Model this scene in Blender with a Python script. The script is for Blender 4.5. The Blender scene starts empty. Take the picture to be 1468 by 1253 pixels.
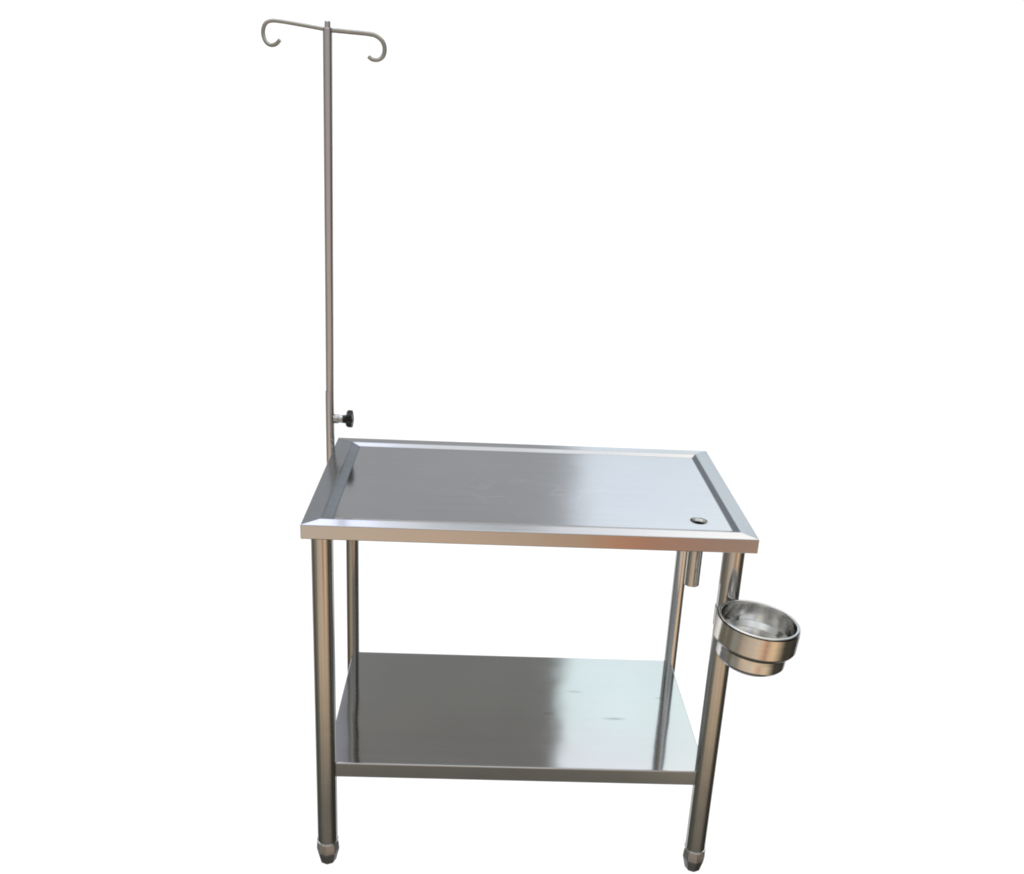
import bpy, bmesh, math, random
from mathutils import Vector, Matrix
random.seed(3)
S = bpy.context.scene
COL = S.collection
R = math.radians

# ------------------------------------------------------------------ camera
F_PX, TILT, ROLL, YAW = 1398.65, .33203, .04862, -.037406
CAM = Vector((-.12525, -1.92774, 1.82461))
c, s = math.cos(YAW), math.sin(YAW)
ct, st = math.cos(TILT), math.sin(TILT)
cr, sr = math.cos(ROLL), math.sin(ROLL)
fw = Vector((-s*ct, c*ct, -st)); rt = Vector((c, s, 0)); up = Vector((-s*st, c*st, ct))
rt2 = rt*cr + up*sr; up2 = up*cr - rt*sr
cd = bpy.data.cameras.new('camera'); cam = bpy.data.objects.new('camera', cd); COL.objects.link(cam)
m = Matrix.Identity(4)
for i in range(3):
    m[i][0] = rt2[i]; m[i][1] = up2[i]; m[i][2] = -fw[i]; m[i][3] = CAM[i]
cam.matrix_world = m
cd.sensor_width = 36; cd.lens = F_PX/1468*36; cd.clip_start = .05; cd.clip_end = 200
S.camera = cam
S.view_settings.view_transform = 'Standard'; S.view_settings.look = 'None'
S.view_settings.exposure = 0; S.view_settings.gamma = 1
S.cycles.pixel_filter_type = 'BLACKMAN_HARRIS'; S.cycles.filter_width = 2.0
S.cycles.max_bounces = 8; S.cycles.glossy_bounces = 6
S.cycles.caustics_reflective = False

# ------------------------------------------------------------------ node helper
class NT:
    def __init__(self, tree): self.t = tree; self.n = tree.nodes; self.l = tree.links
    def new(self, typ, **kw):
        n = self.n.new(typ)
        for k, v in kw.items(): setattr(n, k, v)
        return n
    def put(self, sock, v):
        if isinstance(v, bpy.types.NodeSocket): self.l.new(v, sock)
        else: sock.default_value = v
    def math(self, op, a, b=0.0, c_=0.0):
        n = self.new('ShaderNodeMath', operation=op)
        self.put(n.inputs[0], a); self.put(n.inputs[1], b); self.put(n.inputs[2], c_)
        return n.outputs[0]
    def step(self, v, a, b):                       # smooth 0..1 between a and b
        n = self.new('ShaderNodeMapRange', interpolation_type='SMOOTHSTEP')
        self.put(n.inputs['Value'], v); n.inputs['From Min'].default_value = a; n.inputs['From Max'].default_value = b
        return n.outputs[0]
    def mix(self, f, a, b, blend='MIX'):
        n = self.new('ShaderNodeMix', data_type='RGBA', blend_type=blend)
        self.put(n.inputs[0], f)
        self.put(n.inputs[6], a if isinstance(a, bpy.types.NodeSocket) else (*a, 1))
        self.put(n.inputs[7], b if isinstance(b, bpy.types.NodeSocket) else (*b, 1))
        return n.outputs[2]
    def ramp(self, v, stops, lo, hi):
        f = self.new('ShaderNodeMapRange'); self.put(f.inputs['Value'], v)
        f.inputs['From Min'].default_value = lo; f.inputs['From Max'].default_value = hi
        n = self.new('ShaderNodeValToRGB'); self.l.new(f.outputs[0], n.inputs[0])
        e = n.color_ramp.elements
        while len(e) > 1: e.remove(e[-1])
        for i, (p, col) in enumerate(stops):
            x = e[0] if i == 0 else e.new((p-lo)/(hi-lo))
            x.position = (p-lo)/(hi-lo); x.color = (*col, 1)
        return n.outputs[0]

# ------------------------------------------------------------------ world: bright white studio with darker room behind the photographer
W = bpy.data.worlds.new('World'); S.world = W; W.use_nodes = True
t = NT(W.node_tree); t.n.clear()
tc = t.new('ShaderNodeTexCoord'); sx = t.new('ShaderNodeSeparateXYZ'); t.l.new(tc.outputs['Generated'], sx.inputs[0])
X, Y, Z = sx.outputs
az = t.math('DEGREES', t.math('ARCTAN2', X, Y))            # 0 = behind the table, + to the right
el = t.math('DEGREES', t.math('ARCSINE', Z))
aaz = t.math('ABSOLUTE', az)
nz = t.new('ShaderNodeTexNoise'); nz.inputs['Scale'].default_value = 4.0; nz.inputs['Detail'].default_value = 3
t.l.new(tc.outputs['Generated'], nz.inputs['Vector'])
WHT = (1.12, 1.12, 1.12)
backL = t.ramp(el, [(-90, (.1, .1, .1)), (-62, (.12, .12, .11)), (-55, WHT), (8.0, WHT), (10.5, (.36, .36, .37)), (20, (.43, .44, .455)), (25, (.44, .445, .465)), (31, (.235, .24, .23)),
                    (38.5, (.21, .20, .19)), (41, (.55, .56, .58)), (44, (1.0, 1.03, 1.08)), (90, (1.05, 1.05, 1.05))], -90, 90)
backR = t.ramp(el, [(-90, (.1, .1, .1)), (-62, (.12, .12, .11)), (-55, WHT), (8.0, WHT), (10.5, (.55, .6, .66)), (17, (1.02, 1.14, 1.2)), (22, (1.06, 1.16, 1.32)), (27, (1.05, 1.13, 1.22)), (33, (1.0, 1.18, 1.2)),
                    (39, (1.15, 1.18, 1.25)), (90, (1.05, 1.05, 1.05))], -90, 90)
BAZ = 6.2
back = t.mix(t.step(az, BAZ-.6, BAZ+.8), backL, backR)
lipm = t.math('MULTIPLY', t.math('MULTIPLY', t.step(az, -8.5, 0), t.math('SUBTRACT', 1.0, t.step(az, 5, 8))), t.math('MULTIPLY', t.step(el, 38, 40), t.math('SUBTRACT', 1.0, t.step(el, 46, 50))))
back = t.mix(lipm, back, (.52, .56, .60))
# brighter towards the right end of the window light
back = t.mix(t.math('MULTIPLY', t.step(az, 10, 26), t.step(el, 12, 16)), back, t.mix(1.0, back, (1.22, 1.17, 1.08), 'MULTIPLY'))
back = t.mix(t.math('MULTIPLY', t.math('SUBTRACT', 1.0, t.step(az, -9.2, -7.6)), t.step(el, 31, 34)), back, t.mix(1.0, back, (1.45, 1.5, 1.8), 'MULTIPLY'))
low = t.math('MULTIPLY', t.step(el, 10, 13), t.math('SUBTRACT', 1.0, t.step(el, 31, 34)))
back = t.mix(t.math('MULTIPLY', low, t.math('SUBTRACT', 1.0, t.step(az, -20, -12))), back, (.33, .33, .33))
back = t.mix(t.math('MULTIPLY', low, t.step(az, 18.5, 25)), back, (.58, .66, .74))
front = t.ramp(el, [(-90, (.08, .08, .075)), (-60, (.10, .10, .09)), (-40, (.13, .125, .115)), (-37, (.17, .16, .135)), (-34, (.66, .51, .34)), (-26, (.74, .55, .39)),
                    (-20, (.55, .45, .36)), (-12, (.38, .33, .31)), (0, (.36, .34, .33)), (12, (.32, .32, .31)), (30, (.35, .36, .36)), (42, (.8, .84, .86)), (90, (1.05, 1.05, 1.05))], -90, 90)
# colour patches of the floor in front of the table, varying with azimuth
azf = t.math('DEGREES', t.math('ARCTAN2', X, t.math('MULTIPLY', Y, -1)))   # 0 = straight behind the camera, + right
patch = t.ramp(azf, [(-40, (.8, .85, .9)), (-12, (.98, 1.08, 1.2)), (-8, (1.02, 1.05, 1.08)), (0, (1.0, .95, .95)), (4, (.85, .85, .85)), (7.6, (.80, .76, .68)), (9.2, (1.0, .44, .25)), (10.4, (.86, .38, .25)), (12, (.64, .44, .42)),
                     (15, (.62, .52, .56)), (18, (.55, .48, .5)), (22, (1.0, .9, .8)), (32, (1.35, 1.22, 1.05)), (50, (1.2, 1.15, 1.0))], -60, 60)
front = t.mix(t.math('MULTIPLY', t.step(el, -31, -27), t.math('SUBTRACT', 1.0, t.step(el, -16, -10))), front, t.mix(1.0, front, patch, 'MULTIPLY'))
side = t.ramp(el, [(-90, (.05, .05, .045)), (-40, (.055, .055, .045)), (-25, (.11, .095, .075)), (0, (.10, .10, .10)), (20, (.14, .14, .14)), (45, (.28, .29, .29)), (60, (.9, .9, .92)), (90, (1.05, 1.05, 1.05))], -90, 90)
sideR = t.mix(1.0, side, (.75, .75, .75), 'MULTIPLY')
sideL = t.mix(1.0, side, (1.5, 1.55, 1.5), 'MULTIPLY')
side = t.mix(t.step(az, -20, 20), sideL, sideR)
# pale strip added on the far left to put a soft streak on tubes
glint = t.math('MULTIPLY', t.step(az, -122, -112), t.math('SUBTRACT', 1.0, t.step(az, -104, -94)))
side = t.mix(t.math('MULTIPLY', glint, t.math('MULTIPLY', .3, t.step(el, -45, -20))), side, (.5, .52, .48))
env = t.mix(t.step(aaz, 47, 56), back, side)
env = t.mix(t.step(aaz, 108, 142), env, front)
var = t.new('ShaderNodeMapRange'); t.l.new(nz.outputs[0], var.inputs['Value']); var.inputs['From Min'].default_value = .3; var.inputs['From Max'].default_value = .7
var.inputs['To Min'].default_value = .88; var.inputs['To Max'].default_value = 1.12
cmb = t.new('ShaderNodeCombineColor')
for i in range(3): t.l.new(var.outputs[0], cmb.inputs[i])
notwhite = t.math('MAXIMUM', t.step(aaz, 52, 60), t.step(el, 9, 12))
env = t.mix(notwhite, env, t.mix(1.0, env, cmb.outputs[0], 'MULTIPLY'))
bg = t.new('ShaderNodeBackground'); t.l.new(env, bg.inputs[0]); bg.inputs[1].default_value = 1.0
wo = t.new('ShaderNodeOutputWorld'); t.l.new(bg.outputs[0], wo.inputs[0])

# ------------------------------------------------------------------ materials
def steel(name, base=(.70, .70, .70), rough=.16, brush=(1, 1, 1), bump=.03, rvar=.06, edge=(.45, .45, .45), smudge=.0, swirl=False, kvar=.22, warp=0, sscale=3.0, dents=None):
    mt = bpy.data.materials.new(name); mt.use_nodes = True
    t = NT(mt.node_tree); b = t.n['Principled BSDF']
    b.inputs['Metallic'].default_value = 1
    b.inputs['Specular Tint'].default_value = (*edge, 1)
    tc = t.new('ShaderNodeTexCoord'); mp = t.new('ShaderNodeMapping'); t.l.new(tc.outputs['Object'], mp.inputs[0])
    mp.inputs['Scale'].default_value = brush
    n1 = t.new('ShaderNodeTexNoise'); n1.inputs['Scale'].default_value = 1; n1.inputs['Detail'].default_value = 4
    t.l.new(mp.outputs[0], n1.inputs['Vector'])
    n2 = t.new('ShaderNodeTexNoise'); n2.inputs['Scale'].default_value = sscale; n2.inputs['Detail'].default_value = 5; n2.inputs['Distortion'].default_value = .6
    t.l.new(tc.outputs['Object'], n2.inputs['Vector'])
    a = t.math('MULTIPLY_ADD', t.math('SUBTRACT', n1.outputs[0], .5), rvar*1.2, rough)
    a = t.math('ADD', a, t.math('MULTIPLY', t.math('SUBTRACT', n2.outputs[0], .45), rvar))
    t.l.new(t.math('MAXIMUM', a, .03), b.inputs['Roughness'])
    k = t.math('MULTIPLY_ADD', t.math('SUBTRACT', n1.outputs[0], .5), kvar, 1.0)
    k = t.math('ADD', k, t.math('MULTIPLY', t.math('SUBTRACT', n2.outputs[0], .5), .12+smudge))
    if swirl:                                   # faint wiping marks in the middle of the sheet
        m2 = t.new('ShaderNodeMapping'); t.l.new(tc.outputs['Object'], m2.inputs[0])
        m2.inputs['Location'].default_value = (.02, -.36, 0); m2.inputs['Scale'].default_value = (.8, 1.5, 0)
        wv = t.new('ShaderNodeTexNoise'); wv.inputs['Scale'].default_value = 3.4; wv.inputs['Detail'].default_value = 1.5; wv.inputs['Distortion'].default_value = 1.6
        t.l.new(m2.outputs[0], wv.inputs['Vector'])
        ln = t.new('ShaderNodeVectorMath', operation='LENGTH'); t.l.new(m2.outputs[0], ln.inputs[0])
        msk = t.math('SUBTRACT', 1.0, t.step(ln.outputs['Value'], .05, .2))
        line = t.math('SUBTRACT', 1.0, t.step(t.math('ABSOLUTE', t.math('SUBTRACT', t.math('FRACT', t.math('MULTIPLY', wv.outputs[0], 7.0)), .5)), 0, .12))
        k = t.math('ADD', k, t.math('MULTIPLY', t.math('MULTIPLY', msk, line), .075))
    if dents:                                   # short dull smears on the sheet
        for (dx, dy, lx, ly, amt) in dents:
            m3 = t.new('ShaderNodeMapping'); t.l.new(tc.outputs['Object'], m3.inputs[0])
            m3.inputs['Scale'].default_value = (1/lx, 1/ly, 0); m3.inputs['Location'].default_value = (-dx/lx, -dy/ly, 0)
            ln = t.new('ShaderNodeVectorMath', operation='LENGTH'); t.l.new(m3.outputs[0], ln.inputs[0])
            k = t.math('SUBTRACT', k, t.math('MULTIPLY', t.math('SUBTRACT', 1.0, t.step(ln.outputs['Value'], .1, 1.0)), amt))
    cc = t.new('ShaderNodeCombineColor')
    for i in range(3): t.l.new(k, cc.inputs[i])
    t.l.new(t.mix(1.0, base, cc.outputs[0], 'MULTIPLY'), b.inputs['Base Color'])
    bp = t.new('ShaderNodeBump'); bp.inputs['Strength'].default_value = bump; bp.inputs['Distance'].default_value = .002
    t.l.new(t.math('ADD', n1.outputs[0], t.math('MULTIPLY', n2.outputs[0], 1.5)), bp.inputs['Height']); t.l.new(bp.outputs[0], b.inputs['Normal'])
    if warp:                                    # sheet metal is never dead flat
        n3 = t.new('ShaderNodeTexNoise'); n3.inputs['Scale'].default_value = 5.5; n3.inputs['Detail'].default_value = 1.5
        t.l.new(tc.outputs['Object'], n3.inputs['Vector'])
        b2 = t.new('ShaderNodeBump'); b2.inputs['Strength'].default_value = 1; b2.inputs['Distance'].default_value = warp
        t.l.new(n3.outputs[0], b2.inputs['Height']); t.l.new(b2.outputs[0], bp.inputs['Normal'])
    return mt

M = {}
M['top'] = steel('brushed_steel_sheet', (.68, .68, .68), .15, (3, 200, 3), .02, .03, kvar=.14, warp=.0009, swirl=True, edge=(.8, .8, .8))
M['ledge'] = steel('crossgrain_steel_ledge_dimmed', (.52, .535, .55), .2, (200, 3, 3), .03, .05, kvar=.2, warp=.0009, edge=(.8, .8, .8))  # cross grain; dim reflection of the side rims painted in as a darker base
M['slope'] = steel('steel_slope_shaded', (.40, .43, .46), .24, (3, 60, 3), .03, .05, kvar=.2, edge=(.7, .7, .7))  # darker base paints in the shaded look of the side slopes
M['shelf'] = steel('polished_steel_sheet', (.68, .68, .68), .07, (2, 90, 2), .004, .012, kvar=.05, warp=.0009, edge=(.8, .8, .8), sscale=2.2,
                   dents=[(.165, .375, .034, .008, .22), (.262, .255, .042, .008, .34), (.09, .27, .022, .008, .16), (.40, .355, .02, .008, .2)])
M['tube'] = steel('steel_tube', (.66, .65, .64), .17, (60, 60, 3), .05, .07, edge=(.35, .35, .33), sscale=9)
M['tube_dark'] = steel('steel_tube_shaded', (.46, .44, .42), .2, (60, 60, 3), .05, .07, edge=(.3, .3, .3), sscale=9)  # rear left leg: copy of the tube steel with shade put into the base
M['tube_lit'] = steel('steel_tube_lit', (.80, .82, .85), .13, (60, 60, 3), .05, .07, edge=(.3, .3, .3), sscale=9)  # rear right leg: cooler, lighter copy, silvery reflection painted into the base
M['pole'] = steel('pole_steel', (.90, .84, .83), .24, (90, 90, 2), .03, .06, edge=(.4, .4, .4), sscale=5)
M['hook'] = steel('hook_steel', (.62, .60, .56), .25, (40, 40, 40), .05, .06, edge=(.35, .35, .35), sscale=12)
M['foot'] = steel('foot_metal', (.50, .51, .53), .36, (30, 30, 30), .1, .08, edge=(.3, .3, .3), sscale=25)
M['bowl'] = steel('bowl_steel', (.86, .85, .83), .14, (8, 8, 60), .05, .05, edge=(.4, .4, .4), sscale=14)
M['ring'] = steel('holder_steel', (.82, .79, .74), .15, (8, 8, 80), .06, .06, edge=(.3, .3, .3), sscale=14)
def plastic():
    mt = bpy.data.materials.new('black_plastic'); mt.use_nodes = True
    t = NT(mt.node_tree); b = t.n['Principled BSDF']
    n = t.new('ShaderNodeTexNoise'); n.inputs['Scale'].default_value = 60
    t.l.new(t.mix(n.outputs[0], (.012, .010, .010), (.03, .026, .026)), b.inputs['Base Color'])
    b.inputs['Roughness'].default_value = .38
    return mt
M['plastic'] = plastic()

# ------------------------------------------------------------------ mesh helpers
def link(name, bm, mat, parent=None, smooth=True, bevel=0, angle=35):
    bmesh.ops.recalc_face_normals(bm, faces=bm.faces)
    me = bpy.data.meshes.new(name); bm.to_mesh(me); bm.free()
    me.materials.append(mat)
    o = bpy.data.objects.new(name, me); COL.objects.link(o)
    if parent: o.parent = parent
    if bevel:
        md = o.modifiers.new('bevel', 'BEVEL'); md.width = bevel; md.segments = 2; md.limit_method = 'ANGLE'; md.angle_limit = R(25)
        md.harden_normals = True
    if smooth:
        for p in me.polygons: p.use_smooth = True
        try: me.set_sharp_from_angle(angle=R(angle))
        except Exception: pass
    return o
def empty(name, loc, label, cat):
    o = bpy.data.objects.new(name, None); o.location = loc; o.empty_display_size = .1; COL.objects.link(o)
    o['label'] = label; o['category'] = cat
    return o
def lathe(bm, prof, mat=Matrix.Identity(4), n=48, closed=False):
    """prof: list of (r, z); revolved about z, then transformed"""
    q = list(prof) + ([prof[0]] if closed else []); pp = [q[0]]
    for (ra, za), (rb, zb2) in zip(q, q[1:]):              # holding loops keep the shading crisp at corners
        d = math.hypot(rb-ra, zb2-za)
        if d > .008:
            for f in (.0012/d, 1-.0012/d): pp.append((ra+(rb-ra)*f, za+(zb2-za)*f))
        pp.append((rb, zb2))
    prof = pp[:-1] if closed else pp
    rings = []
    for r, z in prof:
        if r < 1e-6: rings.append([bm.verts.new(mat @ Vector((0, 0, z)))])
        else: rings.append([bm.verts.new(mat @ Vector((r*math.cos(2*math.pi*i/n), r*math.sin(2*math.pi*i/n), z))) for i in range(n)])
    pairs = list(zip(rings, rings[1:])) + ([(rings[-1], rings[0])] if closed else [])
    for a, b in pairs:
        for i in range(n):
            j = (i+1) % n
            if len(a) == 1: bm.faces.new((a[0], b[i], b[j]))
            elif len(b) == 1: bm.faces.new((a[i], a[j], b[0]))
            else: bm.faces.new((a[i], a[j], b[j], b[i]))
def axis_mat(p, d):
    z = Vector(d).normalized(); q = z.to_track_quat('Z', 'Y')
    return Matrix.Translation(p) @ q.to_matrix().to_4x4()
def rounded(prof_r, z0, z1, ch=.0012):
    return [(0, z0), (prof_r-ch, z0), (prof_r, z0+ch), (prof_r, z1-ch), (prof_r-ch, z1), (0, z1)]
def sweep(bm, pts, rad, n=14, sub=6, flat=1.0):
    P = [Vector(p) for p in pts]; out = []
    ext = [P[0]*2-P[1]] + P + [P[-1]*2-P[-2]]
    for i in range(1, len(ext)-2):
        a, b, c_, d = ext[i-1:i+3]
        for k in range(sub):
            u = k/sub
            out.append(.5*((2*b)+(c_-a)*u+(2*a-5*b+4*c_-d)*u*u+(3*b-a-3*c_+d)*u**3))
    out.append(P[-1])
    rings = []
    for i, p in enumerate(out):
        tg = (out[min(i+1, len(out)-1)]-out[max(i-1, 0)]).normalized()
        u = Vector((0, 1, 0)); w = tg.cross(u).normalized(); u = w.cross(tg).normalized()
        r = rad if not callable(rad) else rad(i/(len(out)-1))
        rings.append([bm.verts.new(p + u*math.cos(2*math.pi*k/n)*r*flat + w*math.sin(2*math.pi*k/n)*r) for k in range(n)])
    for a, b in zip(rings, rings[1:]):
        for k in range(n): bm.faces.new((a[k], a[(k+1) % n], b[(k+1) % n], b[k]))
    bm.faces.new(rings[0]); bm.faces.new(rings[-1])
def box(bm, x0, x1, y0, y1, z0, z1):
    r = bmesh.ops.create_cube(bm, size=1)
    for v in r['verts']:
        v.co = Vector(((x0+x1)/2+v.co.x*(x1-x0), (y0+y1)/2+v.co.y*(y1-y0), (z0+z1)/2+v.co.z*(z1-z0)))

# ------------------------------------------------------------------ table
H, D, HW = .9459, .5641, .5
LX, YF, YB, ZS = .4614, .0533, .5452, .2959
table = empty('treatment_table', (0, 0, 0), 'stainless steel veterinary treatment table with a drained tray top and lower shelf', 'table')

# tray top: mitred rim, sloping inner wall, sunk floor with a drain hole, folded apron
DRX, DRY, DRR = .385, .099, .0200
ZF = H-.006
bm = bmesh.new()
def loop(x0, x1, y0, y1, zf, zb): return [bm.verts.new(p) for p in ((x0, y0, zf), (x1, y0, zf), (x1, y1, zb), (x0, y1, zb))]
AP = .039
l0 = loop(-HW+.012, HW-.012, .012, D-.012, H-AP, H-AP)         # inward return under the apron
l1 = loop(-HW, HW, .004, D, H-AP, H-AP)
l2 = loop(-HW, HW, .004, D, H-.005, H)
l3 = loop(-HW+.041, HW-.036, .029, D-.030, H, H)
l4 = loop(-HW+.066, HW-.050, .050, D-.050, ZF, ZF)
sides = []
bw = bm.edges.layers.float.new('bevel_weight_edge')
for a, b in ((l0, l1), (l1, l2), (l2, l3), (l3, l4)):
    for i in range(4):
        f = bm.faces.new((a[i], a[(i+1) % 4], b[(i+1) % 4], b[i]))
        if a is l2 and i in (1, 3): f.material_index = 1        # side ledges: cross grain, base darkened for a dimmer reflection
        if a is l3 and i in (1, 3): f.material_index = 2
for lp in (l1, l2, l3, l4):
    for i in range(4): bm.edges.get((lp[i], lp[(i+1) % 4]))[bw] = 1.0
for i in range(4): bm.edges.get((l1[i], l2[i]))[bw] = 1.0
NH = 40
hole = [bm.verts.new((DRX+DRR*math.cos(2*math.pi*i/NH), DRY+DRR*math.sin(2*math.pi*i/NH), ZF)) for i in range(NH)]
he = [bm.edges.new((hole[i], hole[(i+1) % NH])) for i in range(NH)]
oe = [bm.edges.get((l4[i], l4[(i+1) % 4])) for i in range(4)]
bmesh.ops.triangle_fill(bm, use_beauty=True, edges=he+oe)
lip = [bm.verts.new((DRX+(DRR-.0004)*math.cos(2*math.pi*i/NH), DRY+(DRR-.0004)*math.sin(2*math.pi*i/NH), ZF-.003)) for i in range(NH)]
for i in range(NH): bm.faces.new((hole[i], hole[(i+1) % NH], lip[(i+1) % NH], lip[i]))
top = link('tabletop', bm, M['top'], table, bevel=.002, angle=6)
top.modifiers['bevel'].limit_method = 'WEIGHT'
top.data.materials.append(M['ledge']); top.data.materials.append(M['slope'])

# drain pipe under the hole
bm = bmesh.new()
zt, zb_ = ZF-.0035, .780
lathe(bm, [(.0195, zt), (.0195, zt-.012), (.0175, zt-.016), (.0175, zb_), (.0157, zb_), (.0157, zt-.004)], Matrix.Translation((DRX, DRY, 0)), 40, closed=True)
link('drain_pipe', bm, M['tube'], table)

# legs with feet
def leg(x, y, r, mat):
    bm = bmesh.new()
    lathe(bm, [(r-.002, H-.014), (r, H-.015), (r, .062), (0, .062)], Matrix.Translation((x, y, 0)), 56)
    o = link('leg', bm, mat, table)
    bm = bmesh.new()
    k = r/.0245
    lathe(bm, [(0, .063), (.0240*k, .063), (.0262*k, .061), (.0278*k, .046), (.0284*k, .036), (.0270*k, .030), (.0205*k, .003), (.0180*k, .0), (0, .0)],
          Matrix.Translation((x, y, 0)), 8)
    f = link('foot', bm, M['foot'], o, bevel=.0015, angle=25)
    bm = bmesh.new()
    lathe(bm, [(r-.0008, .0665), (r+.0014, .0660), (r+.0024, .0630), (r-.0008, .0625)], Matrix.Translation((x, y, 0)), 48, closed=True)
    link('collar', bm, M['bowl'], o)
    return o
leg(-LX, YF, .0245, M['tube']); leg(LX, YF, .0245, M['tube'])
leg(-LX, YB, .0172, M['tube_dark']); leg(LX, YB, .0172, M['tube_lit'])

# lower shelf, folded down on all sides
bm = bmesh.new()
TH = .041
x0, x1, y0, y1 = -LX-.002, LX+.002, YF-.006, YB+.004
a0 = loop(x0+.014, x1-.014, y0+.014, y1-.014, ZS-TH, ZS-TH)
a1 = loop(x0, x1, y0, y1, ZS-TH, ZS-TH)
a2 = loop(x0, x1, y0, y1, ZS, ZS)
for a, b in ((a0, a1), (a1, a2)):
    for i in range(4): bm.faces.new((a[i], a[(i+1) % 4], b[(i+1) % 4], b[i]))
bm.faces.new(a2)
link('shelf', bm, M['shelf'], table, bevel=.003, angle=15)

# socket for the pole on the left rear side
PX, PY = -.5106, .500
bm = bmesh.new()
lathe(bm, [(.0100, .80), (.0110, .8005), (.0110, 1.075), (.0107, 1.094), (.0103, 1.094)], Matrix.Translation((PX, PY, 0)), 36)
sock = link('pole_socket', bm, M['pole'], table)
bm = bmesh.new()
box(bm, -.5035, -.4995, PY-.022, PY+.022, .913, .937)
link('bracket', bm, M['tube'], sock, bevel=.001)
bm = bmesh.new()
lathe(bm, [(0, 0), (.0035, 0), (.0045, -.001), (.0045, -.004)], axis_mat(Vector((PX+.007, PY-.0125, .963)), (.3, -1, .2)), 12)
link('bolt', bm, M['foot'], sock)
# clamp screw with star knob
KZ = 1.0195
bm = bmesh.new()
ax = axis_mat(Vector((PX+.009, PY, KZ)), (1, 0, 0))
lathe(bm, [(.0115, 0), (.0122, .001), (.0122, .012), (.0112, .0135), (.0106, .0145), (.0106, .024), (.0085, .025), (0, .025)], ax, 28)
link('clamp_nut', bm, M['tube'], sock)
bm = bmesh.new()
n = 60
ax = axis_mat(Vector((PX+.033, PY, KZ)), (1, 0, 0))
prof = [(.45, 0), (.52, .0), (.55, .008), (.86, .0100), (1.0, .0125), (1.0, .0225), (.93, .0255), (.6, .0275), (.35, .026)]
rings = []
for k, z in prof:
    ring = []
    for i in range(n):
        a = 2*math.pi*i/n
        lob = .0205+.0038*math.cos(5*a+.5) if k > .6 else .0205
        ring.append(bm.verts.new(ax @ Vector((lob*k*math.cos(a), lob*k*math.sin(a), z))))
    rings.append(ring)
for a, b in zip(rings, rings[1:]):
    for i in range(n): bm.faces.new((a[i], a[(i+1) % n], b[(i+1) % n], b[i]))
bm.faces.new(rings[0]); bm.faces.new(rings[-1])
link('clamp_knob', bm, M['plastic'], sock)

# bowl holder: band on the right front leg, hanging slightly low on its outer side
BC = Vector((.505, -.052, .772)); BT = Matrix.Translation(BC) @ Matrix.Rotation(R(5.5), 4, 'Y') @ Matrix.Rotation(R(-1), 4, 'X') @ Matrix.Diagonal((.92, .92, 1, 1))
bm = bmesh.new()
lathe(bm, [(.0965, .0012), (.0992, .0015), (.0992, -.046), (.0965, -.0505), (.0860, -.0590), (.0840, -.0590), (.0840, -.0560), (.0950, -.0480), (.0955, -.045)], BT, 72, closed=True)
hold = link('bowl_holder', bm, M['ring'], table)
bm = bmesh.new()
lathe(bm, [(.0246, .70), (.0268, .70), (.0268, .748), (.0246, .748)], Matrix.Translation((LX, YF, 0)), 40, closed=True)
dv = Vector((BC.x-LX, BC.y-YF, 0)).normalized(); cen = Vector((LX, YF, .724)) + dv*.0285
mm = Matrix.Translation(cen) @ dv.to_track_quat('X', 'Z').to_matrix().to_4x4()
r_ = bmesh.ops.create_cube(bm, size=1)
for v in r_['verts']: v.co = mm @ Vector((v.co.x*.012, v.co.y*.024, v.co.z*.034))
link('leg_clamp', bm, M['tube'], hold, bevel=.001)

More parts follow.
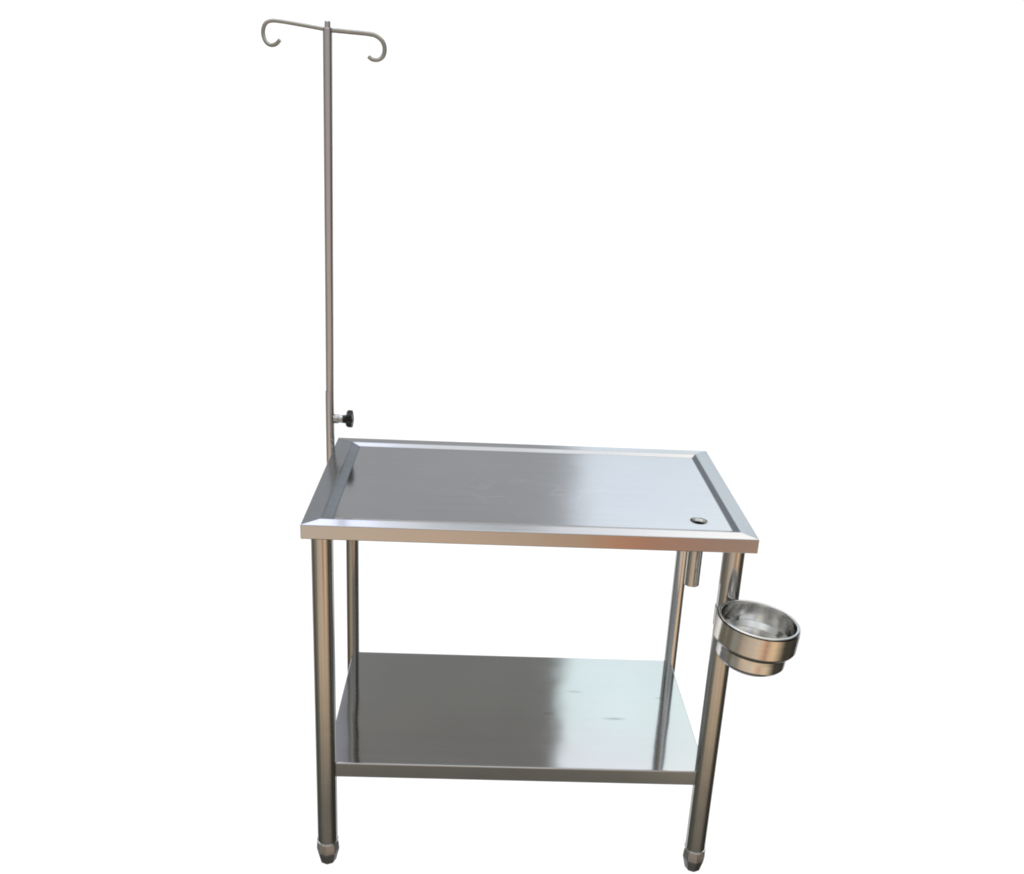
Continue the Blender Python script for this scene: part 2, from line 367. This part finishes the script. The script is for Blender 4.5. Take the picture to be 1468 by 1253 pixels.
# ------------------------------------------------------------------ bowl
bo = bpy.data.meshes.new('bowl')
bm = bmesh.new()
BI = Matrix.Identity(4)
lathe(bm, [(0, -.109), (.048, -.109), (.061, -.106), (.0765, -.096), (.0822, -.089), (.0824, -.070), (.0832, -.052), (.0925, -.044), (.0930, .0015),
           (.0958, .0030), (.0960, .0046), (.0950, .0055), (.0905, .0055), (.0892, .0045), (.0888, .001), (.0895, -.040), (.0795, -.054), (.0785, -.084), (.071, -.098), (.055, -.104), (0, -.105)], BI, 96)
bowl = link('bowl', bm, M['bowl'], None, angle=50)
bowl.matrix_world = BT
bowl['label'] = 'round stainless steel bowl hanging in its ring holder on the right front leg'; bowl['category'] = 'bowl'

# ------------------------------------------------------------------ drip pole
pole = empty('drip_pole', (-.5122, .5, .82), 'tall thin steel drip pole with two curled hooks, clamped at the left rear corner', 'drip pole')
def rel(o):                                     # geometry is written in world space
    o.matrix_parent_inverse = Matrix.Translation(-Vector((-.5122, .5, .82))); return o
p0, p1 = Vector((-.5110, .5, .95)), Vector((-.5024, .5, 1.962))
L = (p1-p0).length; ax = axis_mat(p0, p1-p0)
bm = bmesh.new()
lathe(bm, [(0, 0), (.0101, 0), (.0104, L*.5), (.0106, L*.56), (.0110, L-.002), (.0100, L), (.0068, L+.0004), (.0068, L+.0125), (.0055, L+.0145), (0, L+.0148)], ax, 36)
rel(link('pole', bm, M['pole'], pole))
yb = .5
bm = bmesh.new()
sweep(bm, [(-.508, yb, 1.9585), (-.560, yb, 1.9650), (-.610, yb-.001, 1.9705), (-.633, yb-.002, 1.9700), (-.6445, yb-.004, 1.9610), (-.6485, yb-.006, 1.9440), (-.6430, yb-.010, 1.9270),
           (-.6310, yb-.014, 1.9185), (-.6170, yb-.018, 1.9210), (-.6070, yb-.022, 1.9300)], lambda u: .0046, flat=.8)
h1 = rel(link('hook', bm, M['hook'], pole))
bm = bmesh.new()
sweep(bm, [(-.497, yb, 1.9575), (-.450, yb, 1.9555), (-.410, yb, 1.9535), (-.392, yb, 1.9500), (-.3780, yb-.001, 1.9400), (-.3718, yb-.002, 1.9250), (-.3745, yb-.003, 1.9080),
           (-.3860, yb-.005, 1.8985), (-.4000, yb-.006, 1.8990), (-.4085, yb-.006, 1.9050)], lambda u: .0056-.0008*u, flat=.8)
h2 = rel(link('hook', bm, M['hook'], pole))
